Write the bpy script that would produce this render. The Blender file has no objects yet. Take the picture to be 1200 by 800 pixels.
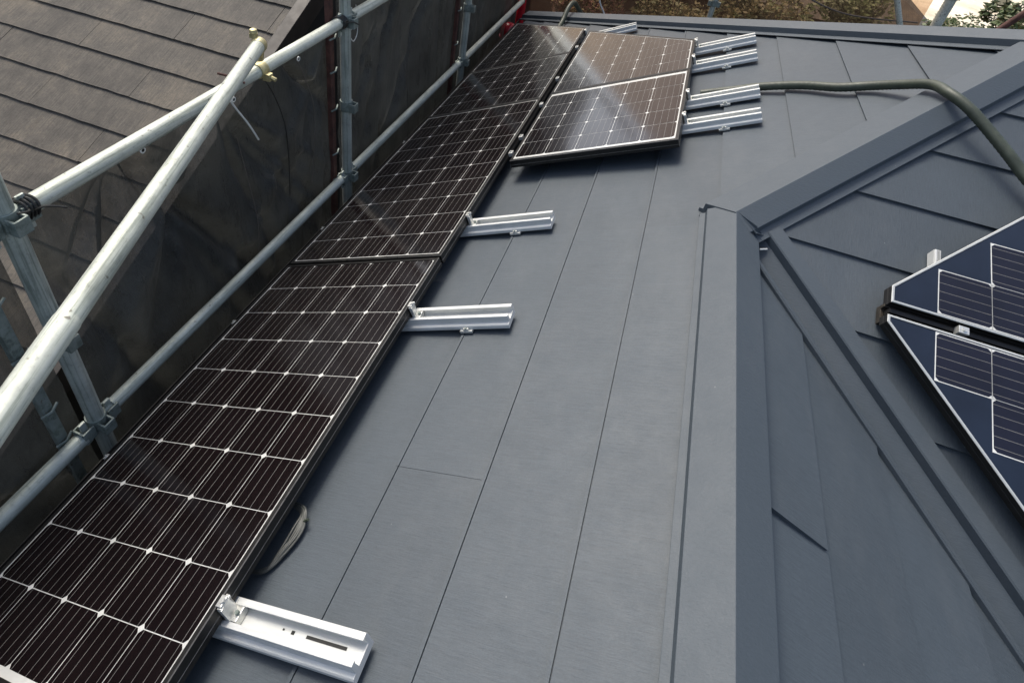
import bpy, bmesh, math, random
from mathutils import Vector, Matrix, noise
R = math.radians
random.seed(7)
scene = bpy.context.scene
COL = scene.collection

# ------------------------------------------------------------------ camera
cam_d = bpy.data.cameras.new("camera"); cam = bpy.data.objects.new("camera", cam_d); COL.objects.link(cam)
scene.camera = cam
cam_d.sensor_fit = 'HORIZONTAL'; cam_d.sensor_width = 36.0
cam_d.lens = 36.0*699.25/1200.0
cam_d.shift_x = 44.38/1200.0; cam_d.shift_y = -163.88/1200.0
cam_d.clip_start = 0.05; cam_d.clip_end = 500
CP = Vector((1.30316, -1.70904, 2.01771)); ya, ta, ra = -0.263430, 0.640714, 0.145612
fwd = Vector((math.sin(ya)*math.cos(ta), math.cos(ya)*math.cos(ta), -math.sin(ta)))
rgt = Vector((math.cos(ya), -math.sin(ya), 0)); up_ = rgt.cross(fwd)
r2 = rgt*math.cos(ra)+up_*math.sin(ra); u2 = up_*math.cos(ra)-rgt*math.sin(ra)
cam.matrix_world = Matrix(((r2.x, u2.x, -fwd.x, CP.x), (r2.y, u2.y, -fwd.y, CP.y), (r2.z, u2.z, -fwd.z, CP.z), (0, 0, 0, 1)))

# ------------------------------------------------------------------ light
SUN_AZ = Vector((-0.62, 0.60, 0)).normalized()      # horizontal direction TOWARDS the sun
SUN_EL = R(55)
w = bpy.data.worlds.new("World"); scene.world = w; w.use_nodes = True
nt = w.node_tree; nt.nodes.clear()
sky = nt.nodes.new('ShaderNodeTexSky'); sky.sky_type = 'NISHITA'; sky.sun_disc = False
sky.sun_elevation = SUN_EL; sky.sun_rotation = math.atan2(SUN_AZ.x, SUN_AZ.y)
sky.air_density = 1.0; sky.dust_density = 4.0; sky.ozone_density = 1.0
bg = nt.nodes.new('ShaderNodeBackground'); bg.inputs['Strength'].default_value = 0.125
wo = nt.nodes.new('ShaderNodeOutputWorld')
hs = nt.nodes.new('ShaderNodeHueSaturation'); hs.inputs['Saturation'].default_value = 0.82
nt.links.new(sky.outputs[0], hs.inputs['Color']); nt.links.new(hs.outputs[0], bg.inputs[0]); nt.links.new(bg.outputs[0], wo.inputs[0])
sl = bpy.data.lights.new("sun", 'SUN'); sun = bpy.data.objects.new("sun", sl); COL.objects.link(sun)
sl.energy = 1.5; sl.angle = R(22); sl.color = (1.0, 0.95, 0.84)
sd = Vector((SUN_AZ.x*math.cos(SUN_EL), SUN_AZ.y*math.cos(SUN_EL), math.sin(SUN_EL)))
sun.rotation_euler = sd.to_track_quat('Z', 'Y').to_euler()
scene.view_settings.view_transform = 'Standard'; scene.view_settings.look = 'None'
scene.view_settings.gamma = 1; scene.view_settings.use_curve_mapping = False
scene.view_settings.exposure = 0.85

# ------------------------------------------------------------------ materials
class NT:
    def __init__(s, name):
        s.m = bpy.data.materials.new(name); s.m.use_nodes = True; s.t = s.m.node_tree
        s.b = s.t.nodes['Principled BSDF']; s.out = s.t.nodes['Material Output']
    def n(s, typ, **kw):
        x = s.t.nodes.new(typ)
        for k, v in kw.items():
            if k in x.bl_rna.properties and k not in ('inputs',): setattr(x, k, v)
            else: x.inputs[k.replace('_', ' ')].default_value = v
        return x
    def l(s, a, b): s.t.links.new(a, b)
    def coords(s, scale=(1, 1, 1), kind='Object'):
        tc = s.n('ShaderNodeTexCoord'); mp = s.n('ShaderNodeMapping'); mp.inputs['Scale'].default_value = scale
        s.l(tc.outputs[kind], mp.inputs[0]); return mp.outputs[0]
    def noise(s, co, scale, detail=4, rough=0.6):
        n = s.n('ShaderNodeTexNoise'); n.inputs['Scale'].default_value = scale
        n.inputs['Detail'].default_value = detail; n.inputs['Roughness'].default_value = rough
        s.l(co, n.inputs['Vector']); return n.outputs['Fac']
    def ramp(s, f, stops):
        r = s.n('ShaderNodeValToRGB'); cr = r.color_ramp
        while len(cr.elements) < len(stops): cr.elements.new(0.5)
        for e, (p, c) in zip(cr.elements, stops):
            e.position = p; e.color = (c, c, c, 1) if isinstance(c, float) else (*c, 1)
        s.l(f, r.inputs[0]); return r.outputs[0]
    def bump(s, h, strength, dist=0.002, prev=None):
        b = s.n('ShaderNodeBump'); b.inputs['Strength'].default_value = strength; b.inputs['Distance'].default_value = dist
        s.l(h, b.inputs['Height'])
        if prev is not None: s.l(prev, b.inputs['Normal'])
        return b.outputs[0]
def mixc(c, k): return tuple(min(1, x*k) for x in c)

def basic(name, c, rough=0.5, metal=0.0, var=0.15, scale=8, bump=0.0, bscale=60, spec=0.5, stretch=(1, 1, 1)):
    N = NT(name); co = N.coords(stretch)
    f = N.noise(co, scale); col = N.ramp(f, [(0.3, mixc(c, 1-var)), (0.7, mixc(c, 1+var))])
    N.l(col, N.b.inputs['Base Color']); N.b.inputs['Roughness'].default_value = rough
    N.b.inputs['Metallic'].default_value = metal; N.b.inputs['Specular IOR Level'].default_value = spec
    rr = N.ramp(N.noise(co, scale*1.7), [(0.3, max(0., rough-0.08)), (0.75, min(1., rough+0.1))]); N.l(rr, N.b.inputs['Roughness'])
    if bump > 0: N.l(N.bump(N.noise(co, bscale), bump), N.b.inputs['Normal'])
    return N.m

def roof_steel(name, c, stretch, k=1.0):
    # painted embossed steel: fine short grain running across the seams, faint cloudy wear
    N = NT(name); co = N.coords(); cs = N.coords(stretch)
    big = N.noise(co, 1.6, 5, 0.62); fine = N.noise(cs, 1.0, 5, 0.72); grit = N.noise(co, 260, 2, 0.8); med = N.noise(co, 14, 4, .7)
    a = N.ramp(big, [(0.3, mixc(c, 1-.10*k)), (0.7, mixc(c, 1+.08*k))])
    b = N.ramp(fine, [(0.32, 1-.24*k), (0.62, 1.0)]); g = N.ramp(grit, [(0.35, 1-.2*k), (0.62, 1.0)])
    m1 = N.n('ShaderNodeMixRGB', blend_type='MULTIPLY'); m1.inputs[0].default_value = 1
    m2 = N.n('ShaderNodeMixRGB', blend_type='MULTIPLY'); m2.inputs[0].default_value = 0.9
    N.l(a, m1.inputs[1]); N.l(b, m1.inputs[2]); N.l(m1.outputs[0], m2.inputs[1]); N.l(g, m2.inputs[2])
    # pale dust specks
    vo = N.n('ShaderNodeTexVoronoi'); vo.inputs['Scale'].default_value = 11; N.l(co, vo.inputs['Vector'])
    sp = N.ramp(vo.outputs['Distance'], [(0.012, 1.0), (0.03, 0.0)])
    m3 = N.n('ShaderNodeMixRGB'); m3.inputs[2].default_value = (.33, .34, .33, 1)
    mm = N.n('ShaderNodeMath', operation='MULTIPLY'); mm.inputs[1].default_value = 0.35; N.l(sp, mm.inputs[0]); N.l(mm.outputs[0], m3.inputs[0])
    N.l(m2.outputs[0], m3.inputs[1])
    at = N.n('ShaderNodeAttribute'); at.attribute_name = 'batch'; ad = N.n('ShaderNodeMath', operation='ADD'); ad.inputs[1].default_value = 1.0; N.l(at.outputs['Fac'], ad.inputs[0])
    # dried rain marks and dust, drawn out across the sheets
    du = N.ramp(N.noise(N.coords((3.2, 1.3, 2.2)), 1.0, 7, 0.78), [(0.50, 0.0), (0.75, 0.10)]); m5 = N.n('ShaderNodeMixRGB'); m5.inputs[2].default_value = (.20, .205, .20, 1); N.l(du, m5.inputs[0]); N.l(m3.outputs[0], m5.inputs[1])
    vm = N.n('ShaderNodeVectorMath', operation='SCALE'); N.l(m5.outputs[0], vm.inputs[0]); N.l(ad.outputs[0], vm.inputs['Scale']); N.l(vm.outputs[0], N.b.inputs['Base Color'])
    N.l(N.ramp(med, [(0.3, 0.50), (0.75, 0.60)]), N.b.inputs['Roughness'])
    N.b.inputs['Specular IOR Level'].default_value = 0.42
    n1 = N.bump(fine, 0.6, 0.0016); n2 = N.bump(big, 0.05, 0.02, n1); n3 = N.bump(grit, 0.10, 0.0008, n2)
    N.l(n3, N.b.inputs['Normal']); return N.m
STEEL = (0.063, 0.079, 0.094)
M = {}
M['steelA'] = roof_steel('painted_steel', STEEL, (22, 240, 22), .75)
M['steelB'] = roof_steel('painted_steel_b', STEEL, (22, 240, 22), .75)
M['steelC'] = roof_steel('painted_steel_c', STEEL, (240, 22, 22), .75)
M['steelT'] = roof_steel('painted_steel_trim', STEEL, (40, 160, 160), .35)

def galv(name, c, axis, rough=0.5):
    N = NT(name); co = N.coords(); big = N.noise(co, 6, 6, 0.7); sm = N.noise(co, 70, 4, 0.75)
    sc = {'x': (2.5, 70, 70), 'y': (70, 2.5, 70), 'z': (70, 70, 2.5), 'n': (30, 30, 30)}[axis]
    st = N.noise(N.coords(sc), 1.0, 5, 0.72)
    a = N.ramp(big, [(0.28, mixc(c, 0.72)), (0.5, c), (0.72, mixc(c, 1.15))])
    b = N.ramp(sm, [(0.28, 0.55), (0.42, 0.95), (0.7, 1.0)]); e = N.ramp(st, [(0.38, (0.48, 0.51, 0.48)), (0.47, (0.86, 0.87, 0.84)), (0.60, (1., 1., 1.))])
    m1 = N.n('ShaderNodeMixRGB', blend_type='MULTIPLY'); m1.inputs[0].default_value = 0.8
    N.l(a, m1.inputs[1]); N.l(b, m1.inputs[2])
    m2 = N.n('ShaderNodeMixRGB', blend_type='MULTIPLY'); m2.inputs[0].default_value = 0.9
    N.l(m1.outputs[0], m2.inputs[1]); N.l(e, m2.inputs[2])
    vo = N.n('ShaderNodeTexNoise'); vo.inputs['Scale'].default_value = 38; vo.inputs['Detail'].default_value = 2; N.l(co, vo.inputs['Vector'])
    m3 = N.n('ShaderNodeMixRGB'); m3.inputs[2].default_value = (.10, .085, .06, 1); N.l(N.ramp(vo.outputs['Fac'], [(0.27, 0.75), (0.31, 0.0)]), m3.inputs[0])
    N.l(m2.outputs[0], m3.inputs[1]); N.l(m3.outputs[0], N.b.inputs['Base Color'])
    N.b.inputs['Metallic'].default_value = 0.25
    N.l(N.ramp(sm, [(0.3, rough+.12), (0.7, rough-.1)]), N.b.inputs['Roughness'])
    N.l(N.bump(st, 0.25, 0.002, N.bump(sm, 0.2, 0.002)), N.b.inputs['Normal']); return N.m
for ax_ in 'yz':
    M['galv_'+ax_] = galv('galvanised_steel_'+ax_, (0.46, 0.50, 0.46), ax_)
    M['pale_'+ax_] = galv('galvanised_steel_pale_'+ax_, (0.58, 0.60, 0.53), ax_, 0.55)
M['galv'] = M['galv_z']; M['galv_pale'] = M['pale_y']
M['galv_dark'] = galv('galvanised_steel_dull', (0.24, 0.28, 0.26), 'n', 0.55)
M['brass'] = basic('yellow_zinc', (0.50, 0.44, 0.24), 0.45, 0.6, 0.3, 40)
M['alu'] = basic('aluminium_rail', (0.60, 0.61, 0.59), 0.40, 0.15, 0.08, 12, 0.1, 90, stretch=(1, 12, 1))
M['clampm'] = basic('aluminium_clamp', (0.66, 0.66, 0.62), 0.35, 0.6, 0.15, 60)
M['dark'] = basic('slot_black', (0.015, 0.015, 0.014), 0.7)
M['frame'] = basic('black_anodised_frame', (0.014, 0.013, 0.012), 0.38, 0.3, 0.3, 30, spec=0.5)
M['brownf'] = basic('dark_bronze_channel', (0.05, 0.042, 0.032), 0.4, 0.4, 0.3, 30)
M['frame_edge'] = basic('frame_lip', (0.16, 0.15, 0.13), 0.3, 0.7, 0.25, 30)
M['frame_white'] = basic('frame_lip_silver', (0.50, 0.51, 0.49), 0.4, 0.3, 0.08, 20)
def glass_over(name, c, rough=0.10, coat=True, wav=0.05, tint=None, cellk=False):
    N = NT(name); co = N.coords(); f = N.noise(co, 5, 4)
    N.l(N.ramp(f, [(0.3, mixc(c, 0.8)), (0.7, mixc(c, 1.25))]), N.b.inputs['Base Color'])
    N.b.inputs['Roughness'].default_value = 0.4; N.b.inputs['Specular IOR Level'].default_value = 0.3
    N.b.inputs['Coat Weight'].default_value = 1.0; N.b.inputs['Coat IOR'].default_value = 1.42
    if cellk:   # anti-reflection film: brownish mirror-like sheen at low angles
        N.b.inputs['Roughness'].default_value = 0.16; N.b.inputs['Specular IOR Level'].default_value = 0.14; N.b.inputs['Specular Tint'].default_value = (1.0, 0.70, 0.46, 1)
    else: N.b.inputs['Specular IOR Level'].default_value = 0.1
    dust = N.ramp(N.noise(co, 30, 5, 0.8), [(0.35, rough), (0.75, rough+0.06)]); N.l(dust, N.b.inputs['Coat Roughness'])
    N.l(N.bump(N.noise(co, 9, 2), wav, 0.01), N.b.inputs['Coat Normal'])
    return N.m
M['cell'] = glass_over('cell_silicon', (0.0062, 0.0036, 0.0040), cellk=True)
M['cell_blue'] = glass_over('cell_silicon_blue', (0.007, 0.0075, 0.016))
M['back_white'] = glass_over('backsheet_white', (0.58, 0.58, 0.55))
M['back_navy'] = glass_over('backsheet_navy', (0.010, 0.016, 0.030))
M['bus'] = glass_over('busbar_tin', (0.17, 0.165, 0.155))
M['label'] = glass_over('label_strip', (0.60, 0.60, 0.55))
M['hose'] = basic('ribbed_hose_rubber', (0.045, 0.055, 0.038), 0.5, 0, 0.25, 30, 0.2, 100)
M['black_rub'] = basic('black_plastic', (0.018, 0.018, 0.016), 0.5, 0, 0.3, 30)
M['red'] = basic('red_plastic', (0.42, 0.012, 0.025), 0.18, 0, 0.3, 10)
M['white_pl'] = basic('white_plastic', (0.75, 0.75, 0.70), 0.4, 0, 0.06, 20)
M['cable'] = basic('grey_cable_sheath', (0.06, 0.065, 0.06), 0.5, 0, 0.3, 30)
M['rust'] = basic('rusty_brown_steel', (0.085, 0.035, 0.026), 0.8, 0, 0.5, 25, 0.3, 60)
M['wall_dark'] = basic('dark_weathered_siding', (0.035, 0.034, 0.030), 0.85, 0, 0.3, 2, 0.2, 40)
M['wall_own'] = basic('house_wall_siding', (0.10, 0.085, 0.07), 0.8, 0, 0.2, 3, 0.2, 40)
M['wall_brown'] = basic('brown_siding', (0.15, 0.07, 0.05), 0.8, 0, 0.35, 1.6, 0.2, 40)
M['earth'] = basic('dark_earth', (0.04, 0.034, 0.026), 0.95, 0, 0.5, 1.5, 0.6, 12)
M['wire_white'] = basic('white_strap', (0.62, 0.62, 0.58), 0.6)
M['bark'] = basic('bark', (0.07, 0.05, 0.035), 0.9, 0, 0.4, 14, 0.5, 40)
M['fascia'] = basic('dark_fascia', (0.04, 0.035, 0.03), 0.6)

def net_mat(name, c, alpha, tcol=(1, 1, 1), transl=0.2, foldscale=(3, 3, 3)):
    N = NT(name); co = N.coords((1, 1, 1)); f = N.noise(co, 2.2, 6, 0.72)
    fold = N.noise(N.coords((9, 9, 1.6)), 1.0, 5, .75); cr = N.noise(co, 9, 6, .8); weave = N.noise(co, 420, 1, 0.5)
    col = N.ramp(f, [(0.3, mixc(c, 0.55)), (0.68, mixc(c, 1.5))])
    m1 = N.n('ShaderNodeMixRGB', blend_type='MULTIPLY'); m1.inputs[0].default_value = 0.6
    N.l(col, m1.inputs[1]); N.l(N.ramp(weave, [(0.35, 0.35), (0.62, 1.0)]), m1.inputs[2])
    # fine pale streaks painted into the colour as light catching the wrinkles
    rg = N.n('ShaderNodeTexNoise'); rg.noise_type = 'RIDGED_MULTIFRACTAL'; rg.inputs['Scale'].default_value = 2.4; rg.inputs['Detail'].default_value = 4; N.l(N.coords((1, 1.6, .6)), rg.inputs['Vector'])
    sc = N.ramp(rg.outputs['Fac'], [(0.90, 0.0), (1.1, 0.30)]); m4 = N.n('ShaderNodeMixRGB'); m4.inputs[2].default_value = (*mixc(c, 3.2), 1)
    N.l(sc, m4.inputs[0]); N.l(m1.outputs[0], m4.inputs[1]); N.l(m4.outputs[0], N.b.inputs['Base Color'])
    N.b.inputs['Roughness'].default_value = 0.60; N.b.inputs['Specular IOR Level'].default_value = 0.35
    n1 = N.bump(fold, 0.45, 0.04); N.l(N.bump(cr, 0.2, 0.006, n1), N.b.inputs['Normal'])
    tr = N.n('ShaderNodeBsdfTransparent'); tr.inputs[0].default_value = (*tcol, 1); mx = N.n('ShaderNodeMixShader'); tl = N.n('ShaderNodeBsdfTranslucent'); m0 = N.n('ShaderNodeMixShader'); m0.inputs[0].default_value = transl
    N.l(m1.outputs[0], tl.inputs[0]); N.l(N.b.outputs[0], m0.inputs[1]); N.l(tl.outputs[0], m0.inputs[2])
    al = N.ramp(fold, [(0.32, min(1., alpha+.12)), (0.68, alpha-.12)]); N.l(al, mx.inputs[0])
    N.l(tr.outputs[0], mx.inputs[1]); N.l(m0.outputs[0], mx.inputs[2]); N.l(mx.outputs[0], N.out.inputs['Surface'])
    return N.m
M['net'] = net_mat('black_mesh_fabric', (0.062, 0.064, 0.058), 0.85)
M['net_n'] = net_mat('brown_mesh_fabric', (0.10, 0.068, 0.046), 0.42, (1.0, 0.77, 0.60), 0.5)
M['hem'] = net_mat('mesh_hem', (0.06, 0.056, 0.046), 0.97)

def slate_mat():
    N = NT('fibre_cement_slate'); co = N.coords(); st = N.noise(N.coords((150, 5, 5)), 1.0, 4, 0.7)
    big = N.noise(co, 2.4, 6, 0.75); sm = N.noise(co, 70, 3, .7)
    c = N.ramp(big, [(0.30, (0.066, 0.059, 0.050)), (0.5, (0.122, 0.108, 0.088)), (0.70, (0.205, 0.172, 0.128))])
    m1 = N.n('ShaderNodeMixRGB', blend_type='MULTIPLY'); m1.inputs[0].default_value = 0.9
    N.l(c, m1.inputs[1]); N.l(N.ramp(st, [(0.33, 0.45), (0.62, 1.0)]), m1.inputs[2])
    m2 = N.n('ShaderNodeMixRGB', blend_type='MULTIPLY'); m2.inputs[0].default_value = 0.7
    N.l(m1.outputs[0], m2.inputs[1]); N.l(N.ramp(sm, [(0.3, 0.55), (0.6, 1.0)]), m2.inputs[2]); N.l(m2.outputs[0], N.b.inputs['Base Color'])
    N.b.inputs['Roughness'].default_value = 0.75
    N.l(N.bump(st, 0.6, 0.003, N.bump(sm, 0.3, 0.003)), N.b.inputs['Normal']); return N.m
M['slate'] = slate_mat()
M['verge'] = basic('verge_metal_brown', (0.05, 0.042, 0.034), 0.55, 0, 0.25, 6)
def leafm(name, c):
    return basic(name, c, 0.6, 0, 0.5, 3)
M['leaf'] = leafm('leaf_green', (0.075, 0.105, 0.03)); M['leaf_r'] = leafm('leaf_red_brown', (0.10, 0.035, 0.024)); M['leaf_y'] = leafm('leaf_yellow_green', (0.085, 0.075, 0.014))
def stone_mat():
    N = NT('pale_rendered_wall'); co = N.coords()
    f = N.noise(co, 0.9, 6, .7); c = N.ramp(f, [(0.3, (0.50, 0.42, 0.30)), (0.6, (0.80, 0.72, 0.56))])
    N.l(c, N.b.inputs['Base Color']); N.b.inputs['Roughness'].default_value = 0.9
    N.l(N.bump(N.noise(co, 14, 5), .5, .03), N.b.inputs['Normal']); return N.m
M['pale'] = stone_mat()

# ------------------------------------------------------------------ builders
def tag(o, label=None, cat=None, group=None, kind=None):
    if label: o['label'] = label
    if cat: o['category'] = cat
    if group: o['group'] = group
    if kind: o['kind'] = kind
    return o
def empty(name, label, cat, loc=(0, 0, 0), mat=None, group=None):
    o = bpy.data.objects.new(name, None); COL.objects.link(o); o.empty_display_size = 0.1
    o.matrix_world = mat if mat is not None else Matrix.Translation(loc)
    return tag(o, label, cat, group)
class MB:
    """collects polygons with material slots"""
    def __init__(s): s.v = []; s.f = []; s.mi = []; s.mats = []; s.sm = []; s.tone = 0.0; s.tn = []
    def mid(s, m):
        if m not in s.mats: s.mats.append(m)
        return s.mats.index(m)
    def poly(s, pts, m, smooth=False):
        b = len(s.v); s.v += [tuple(p) for p in pts]; s.f.append(tuple(range(b, b+len(pts)))); s.mi.append(s.mid(m)); s.sm.append(smooth); s.tn.append(s.tone)
    def box(s, a, b, m):
        x0, y0, z0 = a; x1, y1, z1 = b
        c = [Vector(p) for p in ((x0,y0,z0),(x1,y0,z0),(x1,y1,z0),(x0,y1,z0),(x0,y0,z1),(x1,y0,z1),(x1,y1,z1),(x0,y1,z1))]
        for f in ((3,2,1,0),(4,5,6,7),(0,1,5,4),(1,2,6,5),(2,3,7,6),(3,0,4,7)): s.poly([c[i] for i in f], m)
    def prism(s, poly, z0, z1, m, mt=None):
        n = len(poly)
        s.poly([(x, y, z1) for x, y in poly], mt or m); s.poly([(x, y, z0) for x, y in reversed(poly)], m)
        for i in range(n):
            a, b = poly[i], poly[(i+1) % n]; s.poly([(a[0], a[1], z0), (b[0], b[1], z0), (b[0], b[1], z1), (a[0], a[1], z1)], m)
    def sweep(s, prof, ax, t0, t1, m, closed=True):
        """profile of (a,b) extruded along ax; ax: function (t,a,b)->point"""
        n = len(prof); rng = range(n if closed else n-1)
        for i in rng:
            a, b = prof[i], prof[(i+1) % n]
            s.poly([ax(t0, *a), ax(t1, *a), ax(t1, *b), ax(t0, *b)], m)
        if closed:
            s.poly([ax(t0, *p) for p in prof], m); s.poly([ax(t1, *p) for p in reversed(prof)], m)
    def tube(s, pts, r, m, seg=14, caps=True, radii=None):
        pts = [Vector(p) for p in pts]; rings = []; n = len(pts)
        prev = None
        for i, p in enumerate(pts):
            d = (pts[min(i+1, n-1)]-pts[max(i-1, 0)]).normalized()
            if prev is None: a = d.orthogonal().normalized()
            else: a = (prev-d*prev.dot(d)).normalized()
            prev = a; b = d.cross(a); rr = radii[i] if radii else r
            rings.append([p+(a*math.cos(t)+b*math.sin(t))*rr for t in [2*math.pi*k/seg for k in range(seg)]])
        for i in range(n-1):
            for k in range(seg): s.poly([rings[i][k], rings[i][(k+1) % seg], rings[i+1][(k+1) % seg], rings[i+1][k]], m, True)
        if caps: s.poly(list(reversed(rings[0])), m); s.poly(rings[-1], m)
    def build(s, name, parent=None, merge=True, mat=None, bevel=0):
        me = bpy.data.meshes.new(name); me.from_pydata(s.v, [], s.f); me.update()
        for m in s.mats: me.materials.append(m)
        for p, i, sm in zip(me.polygons, s.mi, s.sm): p.material_index = i; p.use_smooth = sm
        if any(s.tn):
            at = me.attributes.new('batch', 'FLOAT', 'FACE')
            for i_, t_ in enumerate(s.tn): at.data[i_].value = t_
        if merge:
            bm = bmesh.new(); bm.from_mesh(me); bmesh.ops.remove_doubles(bm, verts=bm.verts, dist=1e-5)
            bm.normal_update()
            bm.to_mesh(me); bm.free()
        if any(s.sm): me.set_sharp_from_angle(angle=R(40))
        o = bpy.data.objects.new(name, me); COL.objects.link(o)
        if mat is not None: o.matrix_world = mat
        if parent is not None: o.parent = parent
        if bevel:
            b = o.modifiers.new('b', 'BEVEL'); b.width = bevel; b.segments = 2; b.limit_method = 'ANGLE'; b.angle_limit = R(40)
        return o
def smooth_path(pts, k=8):
    P = [Vector(p) for p in pts]; out = []
    for i in range(len(P)-1):
        a, b, c, d = P[max(i-1, 0)], P[i], P[i+1], P[min(i+2, len(P)-1)]
        for j in range(k):
            t = j/k; out.append(0.5*((2*b)+(c-a)*t+(2*a-5*b+4*c-d)*t*t+(3*b-a-3*c+d)*t**3))
    out.append(P[-1]); return out

# ------------------------------------------------------------------ roof frames
P_ = 0.457814; cp, sp_ = math.cos(P_), math.sin(P_)
def frame(o, u, v):
    u = Vector(u).normalized(); v = Vector(v).normalized(); n = u.cross(v)
    return Matrix(((u.x, v.x, n.x, o[0]), (u.y, v.y, n.y, o[1]), (u.z, v.z, n.z, o[2]), (0, 0, 0, 1)))
FA = frame((0, 0, 0), (cp, 0, sp_), (0, 1, 0))               # local x: up the west slope, y: along, z: normal (0 = panel top)
RN = -0.11                                                    # roof surface in that frame
AP = Vector((1.75532, 0.29376, 0.74227))                      # crossing point of the lower ridge with the big roof
SA = 1.9026
FB = frame(AP, (cp, 0, -sp_), (0, 1, 0))                     # x: down the east slope
FC = frame(AP, (1, 0, 0), (0, cp, sp_))                      # x: east, y: up the south slope
K = 1/cp
YN = 4.44; XE = -0.05                                        # north-west corner of the eaves

house = empty('house', 'dark grey steel clad house roof carrying the solar panels', 'house', (0, 0, -5.5))
def kid(mb, name, F=None, **kw):
    o = mb.build(name, None, mat=F, **kw); mw = o.matrix_world.copy() if F is not None else Matrix()
    o.parent = house; o.matrix_parent_inverse = house.matrix_world.inverted(); return o

def clip(poly, a, b, c):
    """keep a*x+b*y<=c"""
    out = []; n = len(poly)
    for i in range(n):
        p, q = poly[i], poly[(i+1) % n]; fp = a*p[0]+b*p[1]-c; fq = a*q[0]+b*q[1]-c
        if fp <= 0: out.append(p)
        if fp*fq < 0:
            t = fp/(fp-fq); out.append((p[0]+(q[0]-p[0])*t, p[1]+(q[1]-p[1])*t))
    return out
STEP = 0.011
def course(mb, poly, axis, lo, hi, m, base, crease=False):
    """one lapped sheet: raised by STEP at its downhill edge 'lo', flush at 'hi' (lo/hi along axis)."""
    if len(poly) < 3: return
    mb.tone = random.uniform(-.05, .05)
    def h(p):
        t = (p[axis]-lo)/(hi-lo); return base+STEP*(1-t)
    g0, g1 = (lo+.009, lo+.0117) if hi > lo else (lo-.009, lo-.0117)
    if crease and abs(hi-lo) > .03:        # folded hem along the downhill edge, with a narrow crease behind it
        e = [0, 0]; sg = 1 if hi > lo else -1; e[axis] = sg
        A1 = clip(poly, e[0], e[1], sg*g0); A2 = clip(clip(poly, -e[0], -e[1], -sg*g0), e[0], e[1], sg*g1); A3 = clip(poly, -e[0], -e[1], -sg*g1)
        if len(A1) > 2: mb.poly([(p[0], p[1], h(p)+.0008) for p in A1], m)
        if len(A2) > 2:
            gm = (g0+g1)/2; mb.poly([(p[0], p[1], h(p)-.0035) for p in A2], m)
            for i in range(len(A2)):
                a, b = A2[i], A2[(i+1) % len(A2)]; mb.poly([(a[0], a[1], h(a)-.0035), (b[0], b[1], h(b)-.0035), (b[0], b[1], h(b)+.0008), (a[0], a[1], h(a)+.0008)], m)
        if len(A3) > 2: mb.poly([(p[0], p[1], h(p)) for p in A3], m)
    else: mb.poly([(p[0], p[1], h(p)) for p in poly], m)
    n = len(poly)
    for i in range(n):
        a, b = poly[i], poly[(i+1) % n]
        mb.poly([(a[0], a[1], base-0.01), (b[0], b[1], base-0.01), (b[0], b[1], h(b)), (a[0], a[1], h(a))], m)
def ccw(p):
    a = sum(p[i][0]*p[(i+1) % len(p)][1]-p[(i+1) % len(p)][0]*p[i][1] for i in range(len(p)))
    return p if a > 0 else p[::-1]

# west slope (A): seams at s = 1.299 + k*0.2815 ; region: s from eave, below ridge (y<AP) / hip
mb = MB(); k = -5
seams = [1.296+0.2822*i for i in range(-5, 8)]
eave = -0.10
edges = [eave]+[s for s in seams if s > eave+0.03]
random.seed(3)
for i in range(len(edges)-1):
    lo, hi = edges[i], edges[i+1]
    # sheets are broken up by end laps
    cuts = [-5.0]+({1.014: [-0.858]}.get(round(lo, 3), []) if abs(lo-1.014) > .02 else [-0.858])+[YN+0.1]
    if abs(lo-0.45) < .03: cuts = [-5, 1.55, YN+.1]
    for c0, c1 in zip(cuts[:-1], cuts[1:]):
        p = [(lo, c0+0.0006), (hi, c0+0.0006), (hi, c1-0.0006), (lo, c1-0.0006)]
        p = clip(p, 1/K, 1, YN+(-0.10)/K)                     # north-west hip
        # east limit: ridge for y<AP.y, hip above
        p1 = clip(clip(p, 1, 0, SA), 0, 1, AP.y)
        p2 = clip(clip(p, 0, -1, -AP.y), 1/K, -1, SA/K-AP.y)
        for q in (p1, p2): course(mb, q, 0, lo, hi, M['steelA'], RN-STEP*0.5, lo < 1.7)
kid(mb, 'west_roof_slope', FA)
# east slope (B): x downhill, courses rise towards x=0
mb = MB(); be = [0.0, 0.31, 0.585, 0.867, 1.15, 1.43, 1.71, 2.0, 2.28]
lap_joint = {1: None}
for i in range(len(be)-1):
    hi, lo = be[i], be[i+1]
    cuts = [-5.0, 0.2] if i else [-5.0, -1.357+AP.y-AP.y, 0.2]
    cuts = [-5.0, -1.062, 0.2] if i == 0 else ([-5.0, -2.3, .2] if i == 1 else [-5.0, 0.2])
    for c0, c1 in zip(cuts[:-1], cuts[1:]):
        p = [(hi, c0+.0006), (lo, c0+.0006), (lo, c1-.0006), (hi, c1-.0006)]
        p = clip(p, 1/K, 1, -0.052)                           # stops short of the valley
        course(mb, ccw(p), 0, lo, hi, M['steelB'], -STEP*.5)
mb.tone = 0.03
mb.prism([(0.112, -1.0665), (0.300, -1.0655), (0.300, -1.0615), (0.112, -1.0625)], -.003, .0115, M['steelB'])
kid(mb, 'east_roof_slope', FB)
# south slope (C): y uphill
mb = MB(); ce = [0.006+0.279*i for i in range(-9, 7)]
for lo, hi in zip(ce[:-1], ce[1:]):
    p = [(0, lo), (5.0, lo), (5.0, hi), (0, hi)]
    p = clip(p, -K, 1, 0.0)                                   # hip
    p = clip(p, -K, -1, -0.135)                                # valley edge
    course(mb, ccw(p), 1, lo, hi, M['steelC'], -STEP*.5)
kid(mb, 'south_roof_slope', FC)
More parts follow.
